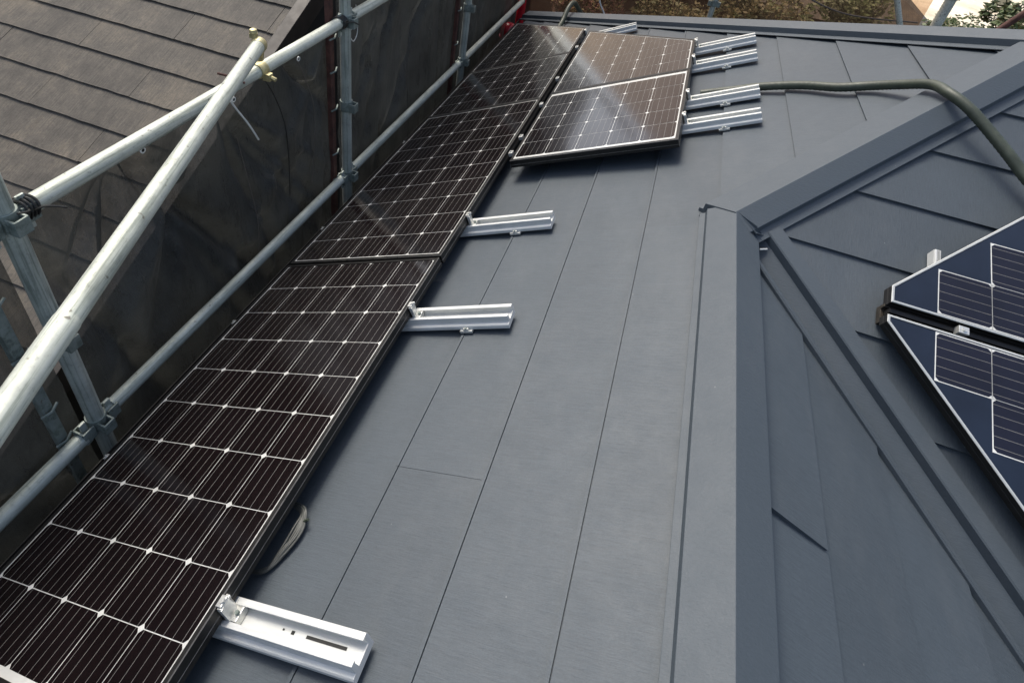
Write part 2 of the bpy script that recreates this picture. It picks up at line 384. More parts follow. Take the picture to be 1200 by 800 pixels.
# north slope (D): beyond the north-west hip, slopes down to the north
HY = (YN+XE-1.46156)/2                                     # y where the two hips meet: x - 1.46156 = y ; y = YN-(x-XE)
HX = HY+1.46156; HZ = AP.z+(HX-AP.x)*math.tan(P_)
zE = HZ-(YN-HY)*math.tan(P_)
mb = MB(); mb.poly([(XE, YN, zE-.004), (HX, HY, HZ-.004), (7.5, HY, HZ-.004), (7.5, YN, zE-.004)], M['steelT'])
kid(mb, 'north_roof_slope')

# ridge cap of the lower wing: section across X, along Y
def capsec(Wl, Wr, h, drop, fl):
    t = math.tan(P_)
    return Wl, Wr
def cap_profile(half, apex, drop, flange, tanp, base0):
    """points (d, z) one side: apex -> cap edge -> drop -> flange edge ; z relative to roof apex"""
    return [(0, apex), (half, -half*tanp+apex-0.012), (half+0.001, -half*tanp+drop), (half+flange, -(half+flange)*tanp+drop)]
T = math.tan(P_)
def ridge_cap(name, f3, t0, t1, left, right, thick=0.003):
    mb = MB()
    L = cap_profile(*left); Rr = cap_profile(*right)
    prof = [(-d, z) for d, z in reversed(L)]+[(d, z) for d, z in Rr[1:]]
    mb.sweep(prof, f3, t0, t1, M['steelT'], closed=False)
    low = [(-L[-1][0], L[-1][1]-.012)]+[(Rr[-1][0], Rr[-1][1]-.012)]
    for t in (t0, t1):       # closed end
        mb.poly([f3(t, *q) for q in prof]+[f3(t, *low[1]), f3(t, *low[0])], M['steelT'])
    o = kid(mb, name); sol = o.modifiers.new('s', 'SOLIDIFY'); sol.thickness = thick; sol.offset = -1
    bv = o.modifiers.new('b', 'BEVEL'); bv.width = 0.0025; bv.segments = 2; bv.limit_method = 'ANGLE'; bv.angle_limit = R(20)
    return o
f_ridge = lambda t, d, z: (AP.x+d, t, AP.z+z)
def ridge_half(name, pts, t0, t1, f3):
    pass
ridge_cap('ridge_cap', f_ridge, -4.9, AP.y+0.055, (0.086, 0.046, 0.014, 0.020, T, 0), (0.098, 0.050, 0.013, 0.014, T, 0))
# hip caps: horizontal direction (1,1)/sqrt2, rises T/sqrt2 per unit
Th = T/math.sqrt(2)
def f_hip(O, hd):
    hd = Vector(hd).normalized(); side = Vector((hd.y, -hd.x, 0))
    def f(t, d, z): return tuple(Vector(O)+hd*t+side*d+Vector((0, 0, z+t*Th)))
    return f
# across a hip the roofs fall by T/sqrt2 per unit of sideways distance
fh = f_hip(AP, (1, 1, 0))
L_h = (HX-AP.x)*math.sqrt(2)
ridge_cap('hip_cap', fh, -0.005, L_h, (0.128, 0.050, 0.012, 0.02, Th, 0), (0.078, 0.050, 0.014, 0.036, Th, 0))
NWC = Vector((XE, YN, zE)); fn = f_hip(NWC, (1, -1, 0))
ridge_cap('north_hip_cap', fn, -0.02, (HX-XE)*math.sqrt(2), (0.075, 0.060, 0.014, 0.03, Th, 0), (0.075, 0.060, 0.014, 0.035, Th, 0))
# pale edge fold: small folded closure where ridge cap meets hip cap and valley
mb = MB()
a = Vector(fh(0.0, 0, 0.052)); b = Vector((AP.x+0.112, AP.y-0.03, AP.z+0.052-0.112*T*.9)); c = Vector(fh(0.03, 0.08, 0.050-0.078*Th)); 
mb.poly([a, c, c+Vector((0, 0, -.035)), b+Vector((0, -.02, -.012)), b], M['steelT']); mb.poly([a, b, b+Vector((-.03, -.02, 0.014))], M['steelT'])
o = kid(mb, 'cap_closure'); so = o.modifiers.new('s', 'SOLIDIFY'); so.thickness = .003; so.offset = 1
mb = MB(); q = Vector((AP.x+0.125, AP.y-0.060, AP.z-0.036)); mb.tube([q+Vector((-.012, -.006, 0)), q+Vector((.014, .008, .001))], 0.0035, M['white_pl'], 8)
kid(mb, 'sealant_blob')
# valley gutter along (1,-1), falling Th per unit
mb = MB(); hv = Vector((1, -1, 0)).normalized(); sv = Vector((1, 1, 0)).normalized()   # sv points to the south-slope side (+) / east slope (-)
def fv(t, d, z): return tuple(AP+hv*t+sv*d+Vector((0, 0, -t*Th+z)))
# both roofs rise away from the valley by Th per unit sideways
pr = [(-0.075, 0.075*Th-0.012), (-0.038, 0.038*Th-0.020), (-0.036, 0.036*Th+0.014), (-0.032, 0.032*Th+0.020), (-0.016, 0.016*Th+0.020), (-0.012, 0.012*Th+.012), (-0.0115, 0.0115*Th-.034), (0.010, -0.036), (0.078, 0.078*Th-0.014),
      (0.0785, 0.078*Th+0.018), (0.082, 0.082*Th+0.021), (0.130, 0.130*Th+0.020), (0.1305, 0.130*Th-.010)]
mb.sweep(pr, fv, 0.10, 4.2, M['steelT'], closed=False)
o = kid(mb, 'valley_gutter'); so = o.modifiers.new('s', 'SOLIDIFY'); so.thickness = .0015; so.offset = 0
# sub-layer below roofs so no light leaks, walls, fascia, eaves gutter
mb = MB()
mb.poly([(XE+.01, -5, zE-.035), (XE+.01, YN-.01, zE-.035), (7.4, YN-.01, zE-.035), (7.4, -5, zE-.035)], M['fascia'])
kid(mb, 'soffit')
mb = MB(); mb.box((XE-.004, -5, zE-.20), (XE+.02, YN+.0, zE-.012), M['fascia']); mb.box((XE+.02, YN-.02, zE-.20), (7.4, YN+.004, zE-.012), M['fascia']); kid(mb, 'fascia')
mb = MB(); g = [(-.10, .0), (-.10, -.07), (-.07, -.10), (-.03, -.10), (-.012, -.07), (-.012, .0)]
mb.sweep(g, lambda t, a, b: (XE+a, t, zE-.05+b), -5, YN, M['fascia'], closed=False); o = kid(mb, 'eaves_gutter'); so = o.modifiers.new('s', 'SOLIDIFY'); so.thickness = .003
mb = MB(); mb.box((0.42, -4.8, -5.5), (7.2, YN-.5, zE-.036), M['wall_own']); kid(mb, 'wall')

# ------------------------------------------------------------------ solar panels
def inset(poly, d):
    out = []; n = len(poly)
    for i in range(n):
        p0, p1, p2 = Vector(poly[i-1]), Vector(poly[i]), Vector(poly[(i+1) % n])
        e1 = (p1-p0).normalized(); e2 = (p2-p1).normalized(); n1 = Vector((-e1.y, e1.x)); n2 = Vector((-e2.y, e2.x))
        bis = (n1+n2); bis = bis/(bis.dot(n1)); out.append(tuple(p1+bis*d))
    return out
def clip_to(poly, region):
    for i in range(len(region)):
        a, b = region[i], region[(i+1) % len(region)]; nx_, ny_ = b[1]-a[1], -(b[0]-a[0])
        if len(poly) < 3: return []
        poly = clip(poly, nx_, ny_, nx_*a[0]+ny_*a[1])
    return poly
def cells_mesh(mb, cells, c, cellm, gridm, busdir, zc, border, region=None, nb=5, cw=0.0023, ch=0.0090, bw=0.0014):
    """cells: lower-left corners; white outline under each cell, cell octagon on it, busbars on the cell"""
    g = cw/2
    for (x, y) in cells:
        if border:
            e = 0.0020
            mb.poly([(x-e, y-e, zc-.0002), (x+c+e, y-e, zc-.0002), (x+c+e, y+c+e, zc-.0002), (x-e, y+c+e, zc-.0002)], gridm)
        x0, y0, x1, y1 = x+g, y+g, x+c-g, y+c-g
        if region is not None:
            q = clip_to([(x0+ch, y0), (x1-ch, y0), (x1, y0+ch), (x1, y1-ch), (x1-ch, y1), (x0+ch, y1), (x0, y1-ch), (x0, y0+ch)], region)
            if len(q) < 3: continue
            mb.poly([(*p, zc) for p in q], cellm)
            for i in range(nb):
                t = (i+.5)/nb*c; b_ = clip_to([(x+t-bw/2, y0), (x+t+bw/2, y0), (x+t+bw/2, y1), (x+t-bw/2, y1)], region)
                if len(b_) > 2: mb.poly([(*p, zc+.0002) for p in b_], M['bus'])
            continue
        mb.poly([(x0+ch, y0, zc), (x1-ch, y0, zc), (x1, y0+ch, zc), (x1, y1-ch, zc), (x1-ch, y1, zc), (x0+ch, y1, zc), (x0, y1-ch, zc), (x0, y0+ch, zc)], cellm)
        for i in range(nb):
            t = (i+0.5)/nb*c; j = ch*.0
            if busdir == 'y': mb.poly([(x+t-bw/2, y0, zc+.0002), (x+t+bw/2, y0, zc+.0002), (x+t+bw/2, y1, zc+.0002), (x+t-bw/2, y1, zc+.0002)], M['bus'])
            else: mb.poly([(x0, y+t-bw/2, zc+.0002), (x1, y+t-bw/2, zc+.0002), (x1, y+t+bw/2, zc+.0002), (x0, y+t+bw/2, zc+.0002)], M['bus'])
def panel(label, F, poly, cells, c=0.158, kind='black', busdir='y', group=None, labelstrip=None, name='solar_panel', cut=False):
    poly = ccw(poly); cx = sum(p[0] for p in poly)/len(poly); cy = sum(p[1] for p in poly)/len(poly)
    O = F @ Matrix.Translation((cx, cy, 0)); root = empty(name, label, 'solar panel', mat=O, group=group)
    lp = [(x-cx, y-cy) for x, y in poly]; lc = [(x-cx, y-cy) for x, y in cells]
    H = 0.042 if kind == 'black' else 0.050; lip = 0.0145 if kind == 'black' else 0.0075; rim = 0.0022
    mb = MB(); i0 = inset(lp, rim); i1 = inset(lp, lip); i2 = inset(lp, 0.028); n = len(lp)
    em = M['frame_edge'] if kind == 'black' else M['frame_white']; top = M['frame'] if kind == 'black' else M['frame_white']
    for i in range(n):
        j = (i+1) % n
        def q(P, z): return [(P[i][0], P[i][1], z), (P[j][0], P[j][1], z)]
        def quad(a, b, m): mb.poly([a[0], a[1], b[1], b[0]], m)
        quad(q(lp, -H), q(lp, -.0275), M['frame']); quad(q(lp, -.0275), q(inset(lp, .001), -.0265), em if kind == 'black' else M['frame']); quad(q(inset(lp, .001), -.0265), q(lp, -.0255), M['frame'])
        quad(q(lp, -.0255), q(lp, -rim), M['frame']); quad(q(lp, -rim), q(i0, 0), em); quad(q(i0, 0), q(i1, 0), top)
        quad(q(i1, 0), q(i1, -.0035), top); quad(q(lp, -H), q(i2, -H), M['frame'])
        quad(q(i2, -H), q(i2, -H+.002), M['frame'])
    mb.build('frame', root)
    mb = MB(); back = M['back_white'] if kind == 'black' else M['back_navy']
    mb.poly([(x, y, -.0026) for x, y in inset(lp, lip+.0)], back)
    mb.poly([(x, y, -.0070) for x, y in reversed(inset(lp, lip+.0))], M['dark'])
    cells_mesh(mb, lc, c, M['cell'] if kind == 'black' else M['cell_blue'], M['back_white'], busdir, -.0022, kind != 'black', inset(lp, lip+.006) if cut else None)
    if labelstrip:
        (x0, y0, x1, y1) = labelstrip; mb.poly([(x0-cx, y0-cy, -.0021), (x1-cx, y0-cy, -.0021), (x1-cx, y1-cy, -.0021), (x0-cx, y1-cy, -.0021)], M['label'])
    mb.build('glass_face', root, merge=False)
    return root
c = 0.158
GW = 'black framed modules laid on the west slope'
xl, xr = -0.019, 0.809
panel('long black panel nearest the camera at the bottom left', FA, [(xl, -1.612), (xr, -1.612), (xr, 0.013), (xl, 0.013)],
      [(i*c, -1.58+j*c) for i in range(5) for j in range(10)], group=GW)
panel('long black panel just beyond the nearest one in the left column', FA, [(xl, 0.027), (xr, 0.027), (xr, 1.648), (xl, 1.648)],
      [(i*c, 0.048+j*c) for i in range(5) for j in range(10)], group=GW)
panel('short square black panel third up the left column', FA, [(xl, 1.656), (xr, 1.656), (xr, 2.482), (xl, 2.482)],
      [(i*c, 1.673+j*c) for i in range(5) for j in range(5)], group=GW)
def trap_cells(x0, y0, ytl, ytr, w_):
    out = []
    for i in range(5):
        n_ = int((ytl-y0)/c)+1
        out += [(x0+i*c, y0+j*c) for j in range(n_)]
    return out
panel('slant ended black panel at the far end of the left column by the hip', FA, [(xl, 2.490), (xr, 2.490), (xr, 3.075), (xl, 3.80)],
      trap_cells(0, 2.505, 3.80, 3.075, .828), group=GW, cut=True)
ql, qr = 0.862, 1.690
panel('square black panel with brown reflections beside four rails nearest the bare roof', FA, [(ql, 0.822), (qr, 0.822), (qr, 1.692), (ql, 1.692)],
      [(ql+.018+i*c, 0.858+j*c) for i in range(5) for j in range(5)], group=GW)
panel('slant ended panel with pale reflections behind the brown reflecting square one', FA, [(ql, 1.700), (qr, 1.700), (qr, 2.205), (ql, 2.955)],
      trap_cells(ql+.018, 1.716, 2.955, 2.205, .828), group=GW, cut=True)
GC = 'angled modules on the south slope'
NC_ = 0.100
FCp = FC @ Matrix.Translation((0, 0, NC_))
def up_poly():
    k = 1.035; x1 = 2.1; h = 5*c+.04
    return [(0.508, -.178), (x1, -.178), (x1, -.178+h), (0.508+(h-.06)/k, -.178+h), (0.508, -.118)]
cells_u = [(0.648+i*c, -.166+j*c) for j in range(5) for i in range(j, 9)]
panel('upper corner cut navy panel at the right edge of the photo', FCp, up_poly(), cells_u, kind='navy', busdir='x', group=GC)
def lo_poly():
    k = 1.165; x1 = 2.1; h = 5*c+.04
    return [(0.500, -.250), (0.500+(h-.026)/k, -.224-h), (x1, -.224-h), (x1, -.224), (0.500, -.224)]
cells_l = [(0.644+i*c, -.236-(j+1)*c) for j in range(5) for i in range(j, 9)]
panel('lower corner cut navy panel nearer the valley at the right edge', FCp, lo_poly(), cells_l, kind='navy', busdir='x', group=GC)

# ------------------------------------------------------------------ mounting rails
def rail(label, F, x0, x1, y, rot=0.0, w_=0.070, group='aluminium rails under the west slope panels', detail=True, zt=-.049, zb=-.092):
    O = F @ Matrix.Translation((x1, y, zb)) @ Matrix.Rotation(rot, 4, 'Z')
    root = empty('mounting_rail', label, 'rail', mat=O, group=group); Lr = x1-x0; h = zt-zb
    W = w_/2
    # open U profile: outer walls with inward lips, lower channel floor, side ledge on the south
    prof = [(-W-.010, 0), (W+.002, 0), (W+.002, h-.006), (W, h), (W-.016, h), (W-.016, h-.003), (W-.007, h-.004), (W-.010, h-.024), (-W+.018, h-.024), (-W+.015, h-.006),
            (-W+.017, h-.005), (-W+.017, h), (-W+.004, h), (-W+.003, h-.006), (-W+.003, .019), (-W-.007, .017), (-W-.010, .013)]
    mb = MB(); mb.sweep(prof, lambda t, a, b: (-Lr+t*1.0, a, b), 0, Lr, M['alu'])
    mb.build('rail_body', root, bevel=0.0008)
    # slots and holes in the channel floor
    mb = MB(); zf = h-.0238
    for (a, b, yy, hw) in ((-.16, -.045, .004, .0035), (-.205, -.195, .004, .004), (-.232, -.226, .005, .0022)):
        mb = MB(); mb.poly([(a, yy-hw, zf+.0004), (b, yy-hw, zf+.0004), (b, yy+hw, zf+.0004), (a, yy+hw, zf+.0004)], M['dark'])
        mb.build('slot', root)
    return root, Lr, h
def rail_extras(root, px, h, footx, foot=True):
    # end clamp at the module edge: px = local x of the module edge
    z = 0.043+0.0
    mb = MB()
    mb.box((px+.003, -.016, h-.023), (px+.030, .022, h-.002), M['clampm'])
    mb.prism([(px+.003, -.018), (px+.016, -.018), (px+.012, .014), (px+.003, .020)], h-.004, h+.042, M['clampm'])
    mb.box((px-.004, -.013, h+.047), (px+.014, .014, h+.0500), M['clampm'])
    mb.box((px+.002, -.017, h+.038), (px+.014, .019, h+.046), M['clampm'])
    cl = mb.build('end_clamp', root, bevel=.0015)
    mb = MB(); mb.tube([(px+.010, .001, h+.047), (px+.010, .001, h+.054)], .0065, M['clampm'], 6); mb.build('bolt', cl); mb = MB(); mb.tube([(px+.024, .002, h-.004), (px+.024, .002, h+.006)], .006, M['galv_dark'], 6); mb.build('bolt', cl)
    if not foot: return
    mb = MB(); mb.box((footx-.024, -.056, -.008), (footx+.024, -.036, .002), M['clampm']); mb.box((footx-.010, -.054, .002), (footx+.010, -.045, .010), M['clampm'])
    mb.tube([(footx, -.050, .008), (footx, -.050, .013)], .005, M['galv_dark'], 6)
    mb.build('seam_bracket', root, bevel=.001)
xs = 1.192
for lab, y_, rt, x1 in (('aluminium rail poking out lowest of all with its slot facing up', -1.322, R(0.5), 1.192),
                    ('aluminium rail poking out just below the joint of the two long panels', -0.255, R(3.0), 1.196),
                    ('aluminium rail poking out just above the joint of the two long panels', 0.350, R(2), 1.196)):
    r, Lr, h = rail(lab, FA, 0.06, x1, y_, rt)
    rail_extras(r, 0.809-x1, h, -.165, y_ > -1)
r, Lr, h = rail('aluminium rail behind the far edge of the slant ended panels', FA, 0.1, 1.205, 3.05, R(5)); rail_extras(r, .809-1.205, h, -.165)
for lab, y_ in (('topmost of the four rails beside the reflecting panels', 2.225), ('second from the top of the four rails beside the reflecting panels', 1.925),
                ('third from the top of the four rails with the dark hose behind its end', 1.400), ('lowest of the four rails beside the reflecting panels', 1.115)):
    r, Lr, h = rail(lab, FA, 0.90, 2.030, y_, R(2.5)); rail_extras(r, 1.690-2.030, h, -.165)
# rails seen in the gap between the navy panels
FCr = FC @ Matrix.Rotation(R(90), 4, 'Z')
r, Lr, h = rail('small white rail tip standing above the upper navy panel', FC @ Matrix.Rotation(R(90), 4, 'Z') @ Matrix.Translation((0, 0, NC_)), -0.12, 0.098, -0.672, 0, w_=.022, group='rails under the navy panels')
root = empty('channel', 'dark brown channel running in the gap between the navy panels', 'rail', mat=FCp @ Matrix.Translation((.506, -.201, 0)))
mb = MB(); mb.sweep([(-.030, -.088), (.030, -.088), (.030, -.040), (.020, -.040), (.018, -.062), (-.014, -.062), (-.016, -.034), (-.030, -.034)], lambda t, a, b: (t, a, b), 0, 1.6, M['brownf'])
mb.build('channel_body', root, bevel=.001)
mb = MB(); mb.sweep([(-.004, -.060), (.012, -.060), (.012, -.024), (.008, -.022), (-.004, -.024)], lambda t, a, b: (t, a, b), .01, 1.58, M['frame']); mb.build('seal_strip', root)
# clips between modules
def clip_thing(name, label, mat, size, m, cat='clip', group=None):
    root = empty(name, label, cat, mat=mat, group=group); x, y, z = size
    mb = MB(); mb.box((-x, -y, -z), (x, y, 0), m); mb.build('clip_plate', root, bevel=.001)
    mb = MB(); mb.tube([(0, 0, 0), (0, 0, .006)], min(x, y)*.5, M['clampm'], 6); mb.build('bolt', root)
clip_thing('middle_clamp', 'small white clamp in the black gap between the navy panels', FCp @ Matrix.Translation((0.722, -.201, .002)), (.015, .012, .03), M['clampm'])
for (y_, lb) in ((0.93, 'tiny clamp in the gap nearest the brown reflecting square panel corner'), (1.12, 'second tiny clamp up the gap between the panel columns'), (1.56, 'third tiny clamp up the gap between the panel columns'),
                 (1.98, 'fourth tiny clamp up the gap between the panel columns'), (2.6, 'farthest tiny clamp up the gap between the panel columns')):
    clip_thing('middle_clamp', lb, FA @ Matrix.Translation((0.8355, y_, -.002)), (.011, .016, .02), M['clampm'], group='clamps in the gap between the columns')
for (y_, lb) in ((-1.03, 'tiny pale clip on the outer edge of the nearest panel'), (-.37, 'tiny pale clip on the outer edge near the panel joint'), (0.33, 'tiny pale clip on the outer edge of the second long panel'), (1.3, 'tiny pale clip on the outer edge close to the far scaffold rail')):
    clip_thing('edge_clip', lb, FA @ Matrix.Translation((-.030, y_, -.004)), (.008, .010, .02), M['clampm'], group='clips along the outer panel edge')

# cable bundle at the module edge
root = empty('cable_bundle', 'loop of dark grey cables drooping from under the nearest panel', 'cable', mat=FA)
rc_ = random.Random(4)
for i in range(9):
    mb = MB(); k_ = i/8; e_ = .008+.030*k_; w1_, w2_ = rc_.uniform(-.006, .006), rc_.uniform(-.006, .006)
    pts = [(0.77, -1.03+w1_, -.085), (.800+e_*.5, -1.045+w1_, -.090+.01*k_), (.800+e_, -1.09+w2_, -.100+.016*rc_.random()), (.799+e_*.8, -1.145+w1_, -.097+.01*rc_.random()), (.792+e_*.2, -1.20+w2_, -.095), (.75, -1.215, -.095)]
    mb.tube(smooth_path(pts, 7), .0034, M['cable'], 8); mb.build('cable', root)
mb = MB(); mb.tube([(.800, -1.075, -.10), (.848, -1.065, -.080)], .004, M['hose'], 6); mb.build('cable_tie', root)

# ------------------------------------------------------------------ hose
root = empty('hose', 'dark green ribbed hose lying over the hip to the right edge', 'hose', (1.87, 1.46, .82))
hp = [(1.60, 1.50, .70), (1.74, 1.49, .765), (1.87, 1.462, 0.834), (2.024, 1.396, 0.912), (2.15, 1.305, 0.975), (2.26, 1.262, 1.032), (2.34, 1.19, 1.090), (2.405, 1.09, 1.150), (2.437, 0.985, 1.165), (2.49, 0.92, 1.152), (2.552, 0.862, 1.118), (2.640, 0.770, 1.062), (2.703, 0.705, 1.018), (2.79, 0.60, 0.968), (2.9, 0.45, .895), (3.05, .3, .82), (3.3, .1, .72)]
pp = smooth_path(hp, 14); rad = [0.0205+(0.0012 if i % 2 else -0.0004) for i in range(len(pp))]
mb = MB(); mb.tube([Vector(p)-Vector((1.87, 1.46, .82)) for p in pp], .02, M['hose'], 16, radii=rad); mb.build('hose_tube', root)
root = empty('pipe', 'dark flexible pipe arching over the far hip cap', 'pipe', (0.44, 3.9, .1))
hp = [(0.41, 3.55, .075), (0.425, 3.72, .135), (0.43, 3.86, .215), (.455, 3.98, .245), (.50, 4.10, .15), (.56, 4.25, .02)]
mb = MB(); mb.tube([Vector(p)-Vector((.44, 3.9, .1)) for p in smooth_path(hp, 8)], .022, M['hose'], 12); mb.build('pipe_tube', root)

# ------------------------------------------------------------------ scaffold on the west side
SX = -0.18; PR = 0.0285
ZT, ZM, ZL = 0.885, 0.41, -0.045
posts_y = (-0.928, 0.850, 2.742)
GP = 'galvanised posts of the west scaffold'
def wedge_head(root, z, arms=(1, -1), name='coupler'):
    mb = MB()
    mb.tube([(0, 0, z-.030), (0, 0, z+.030)], PR+.006, M['galv_dark'], 16)
    for s in arms:                       # U brackets holding the rail heads, along Y
        y0, y1 = (s*.030, s*.075); a, b = min(y0, y1), max(y0, y1)
        mb.box((-.026, a, z-.034), (-.020, b, z+.020), M['galv_dark']); mb.box((.020, a, z-.034), (.026, b, z+.020), M['galv_dark'])
        mb.box((-.020, a if s < 0 else b-.006, z-.034), (.020, (a+.006) if s < 0 else b, z+.020), M['galv_dark'])
    for s in (1,):                       # bracket towards the house
        mb.box((.028, -.022, z-.03), (.062, -.016, z+.02), M['galv_dark']); mb.box((.028, .016, z-.03), (.062, .022, z+.02), M['galv_dark']); mb.box((.056, -.016, z-.03), (.062, .016, z+.02), M['galv_dark'])
    c_ = mb.build(name, root, bevel=.0012)
    for s in arms:
        mb = MB(); mb.prism([(-.004, s*.052-.012), (.004, s*.052-.012), (.004, s*.052+.012), (-.004, s*.052+.012)], z-.07, z+.045, M['galv']); mb.build('wedge', c_, bevel=.001)
def post(label, y, z1=1.75, arms_by_z=None):
    root = empty('scaffold_post', label, 'scaffold post', (SX, y, -5.5), group=GP)
    mb = MB(); mb.tube([(0, 0, 0), (0, 0, 5.5+z1)], PR, M['galv'], 20); mb.build('tube', root)
    for z, arms in ((ZT, (1, -1)), (ZM, ()), (ZL, (1, -1)))+(((1.36, ()),) if z1 > 1.4 else ()): wedge_head(root, 5.5+z, arms)
    return root
post('steel post at the left edge held behind the slanting brace', posts_y[0])
post('steel post standing beside the middle of the second long panel', posts_y[1])
post('thin looking farthest steel post near the red plastic things', posts_y[2])
post('steel post behind the camera line at the lower left', -2.72) if False else None
GR = 'galvanised guard rails of the west scaffold'
def guard(label, y0, y1, z, r=PR*.94, mat='galv_y', x=SX, group=GR):
    root = empty('guard_rail', label, 'scaffold rail', (x, y0, z), group=group); L_ = y1-y0
    mb = MB(); mb.tube([(0, .065, 0), (0, L_-.065, 0)], r, M[mat], 18); mb.build('tube', root)
    for s, yy in ((1, .045), (-1, L_-.045)):
        mb = MB(); mb.tube([(0, yy-.022, 0), (0, yy+.022, 0)], r*.72, M['galv_dark'], 12); mb.box((-.017, yy-s*.030-.008, -.030), (.017, yy-s*.030+.008, .012), M['galv_dark']); mb.build('end_head', root, bevel=.001)
guard('upper rail from the left edge post to the second post', posts_y[0], posts_y[1], ZT, mat='galv_pale', r=.0275)
guard('lower rail between the left edge post and the second post', posts_y[0], posts_y[1], ZL, r=.0255)
guard('lower rail between the second and the farthest post', posts_y[1], posts_y[2], ZL, r=.0255)
guard('lower rail beyond the farthest post reaching the red plastic things', posts_y[2], 4.62, ZL, mat='galv_pale', r=.0255)
guard('upper rail leaving the top of the photo beyond the second post', posts_y[1], posts_y[2], ZT, mat='galv_pale', r=.0275)
guard('speckled lower rail at the left edge below the slanting brace', -2.72, posts_y[0], ZL-.02, r=.0275)
guard('upper rail out of the left side before the first post', -2.72, posts_y[0], ZT+.0, r=.0275)
# slanting telescopic brace
E0 = Vector((-.150, .140, 1.010)); N0 = Vector((0.39122, -1.33307, 0.9828)); d = (N0-E0).normalized()
BM = Matrix.Translation(E0) @ d.to_track_quat('Z', 'Y').to_matrix().to_4x4(); BI = BM.to_3x3().inverted()
root = empty('brace_pipe', 'thick pale slanting pipe crossing in front of the left post', 'scaffold pipe', mat=BM)
tj = (Vector((0.34107, -1.18017, 0.94736))-E0).length; LT = (N0-E0).length+.55
mb = MB(); mb.tube([(0, 0, 0), (0, 0, tj)], .0268, M['pale_z'], 24)
ro = d.orthogonal()
mb.build('inner_tube', root)
mb = MB(); mb.tube([(0, 0, tj-.015), (0, 0, tj-.008), (0, 0, tj-.0075), (0, 0, tj+.02), (0, 0, tj+.3), (0, 0, LT)], .029, M['pale_z'], 24, radii=[.0270, .0282, .0284, .0284, .0284, .0284]); mb.build('outer_tube', root)
mb = MB(); mb.tube([d*.012, d*-.004], .031, M['brass'], 20)
mb.tube([d*.024, d*.012, d*-.004, d*-.012], .030, M['brass'], 16, radii=[.028, .031, .031, .026])
dn = (Vector((SX, .165, ZT))-E0)
mb.box((-.034, -.012, .022), (-.010, .012, .040), M['brass']); mb.tube([(-.022, .0, .036), (-.022, 0, .044), (-.022, 0, .056), (-.022, 0, .060)], .011, M['brass'], 10, radii=[.010, .016, .014, .006])
mb.tube([Vector((0, 0, -.02)), dn*0.55], .017, M['brass'], 10)
mb.tube([dn+Vector((0, -.022, 0)), dn+Vector((0, .022, 0))], .0325, M['brass'], 18)
mb.box((dn.x+.02, dn.y-.014, dn.z-.036), (dn.x+.052, dn.y+.014, dn.z-.006), M['brass']); mb.tube([(dn.x+.05, dn.y, dn.z-.02), (dn.x+.074, dn.y, dn.z-.026)], .009, M['brass'], 6)
mb.v = [tuple(BI @ Vector(v)) for v in mb.v]
mb.build('swivel_coupler', root, bevel=.0012)

# mesh sheets
def sheet(name, label, f, nu, nv, m, hemm=None, amp=.02, seed=0, group=None, hemrows=1, lim=.030):
    root = empty(name, label, 'mesh sheet', tuple(f(0, 1)), group=group); O = Vector(f(0, 1))
    rf_ = random.Random(seed*13+1); folds = [(rf_.choice([0, .25, .5, .75, 1])+rf_.uniform(-.01, .01), rf_.uniform(-1.1, 1.1), rf_.uniform(.012, .03), rf_.choice([-1, 1, -1.3])*rf_.uniform(.5, 1.0)) for _ in range(26)]
    vs = []; fs = []
    for j in range(nv+1):
        for i in range(nu+1):
            a, b = i/nu, j/nv; P = Vector(f(a, b)); n3 = f(a, b, True)
            w1 = noise.fractal(Vector((a*2.2+seed*7, b*3.0, seed*3.1)), 1.0, 2.0, 4)
            w2 = math.sin(a*9+b*7+seed)*.25+math.sin((a-.5)*22*(1-.6*b)+seed)*.18
            dep = O.z-P.z; wd = max(0.0, dep); cr_ = 0.0
            Wm = (Vector(f(1, 1))-O).length
            for (ak, sk, wk, hk) in folds:
                x_ = (a-ak)*Wm-sk*wd; ww = wk*(1+wd*1.1); cr_ += hk*math.exp(-(x_/ww)**2)*min(1, .25+wd*3)*math.exp(-wd*.5)
            w1 = w1*.9+cr_
            env = min(1, (1-b)*5+.08)*(0.25+min(1, 6*min(a, 1-a)))
            dd = min(amp*env*(w1*1.3+w2), lim*(1-.25*math.sin(a*31+b*47)**2)); vs.append(P+Vector(n3)*dd-O)
    def mk(nm, r0, r1, mat_, off=0, par=root):
        V = []; idx = {}; F_ = []
        for j in range(r0, r1):
            for i in range(nu):
                q = [(i, j), (i+1, j), (i+1, j+1), (i, j+1)]; ff = []
                for p in q:
                    if p not in idx: idx[p] = len(V); V.append(vs[p[1]*(nu+1)+p[0]]+Vector(f(.5, .5, True))*off)
                    ff.append(idx[p])
                F_.append(ff)
        me = bpy.data.meshes.new(nm); me.from_pydata([tuple(v) for v in V], [], F_); me.materials.append(mat_)
        for p in me.polygons: p.use_smooth = True
        o = bpy.data.objects.new(nm, me); COL.objects.link(o); o.parent = par; return o
    mk('fabric', 0, nv-hemrows, m)
    h_ = mk('hem', nv-hemrows, nv, hemm or m)
    return root
NX = SX-.070
def wsheet(y0, y1, ztop=ZT-.045, sag=.03, zbot=-4.8):
    def f(a, b, normal=False):
        if normal: return (1, 0, 0)
        # rows denser near the top
        bb = 1-(1-b)**1.9; top = ztop-sag*math.sin(math.pi*a)-.012*abs(math.sin(a*math.pi*4))
        lz = zbot+(top-zbot)*bb if b < 1 else top
        return (NX-.02*(1-bb)+.0*a, y0+(y1-y0)*a, lz)
    return f
def wsheet2(*a, **k):
    g = wsheet(*a, **k)
    return g
GS = 'black mesh sheets tied to the west scaffold'
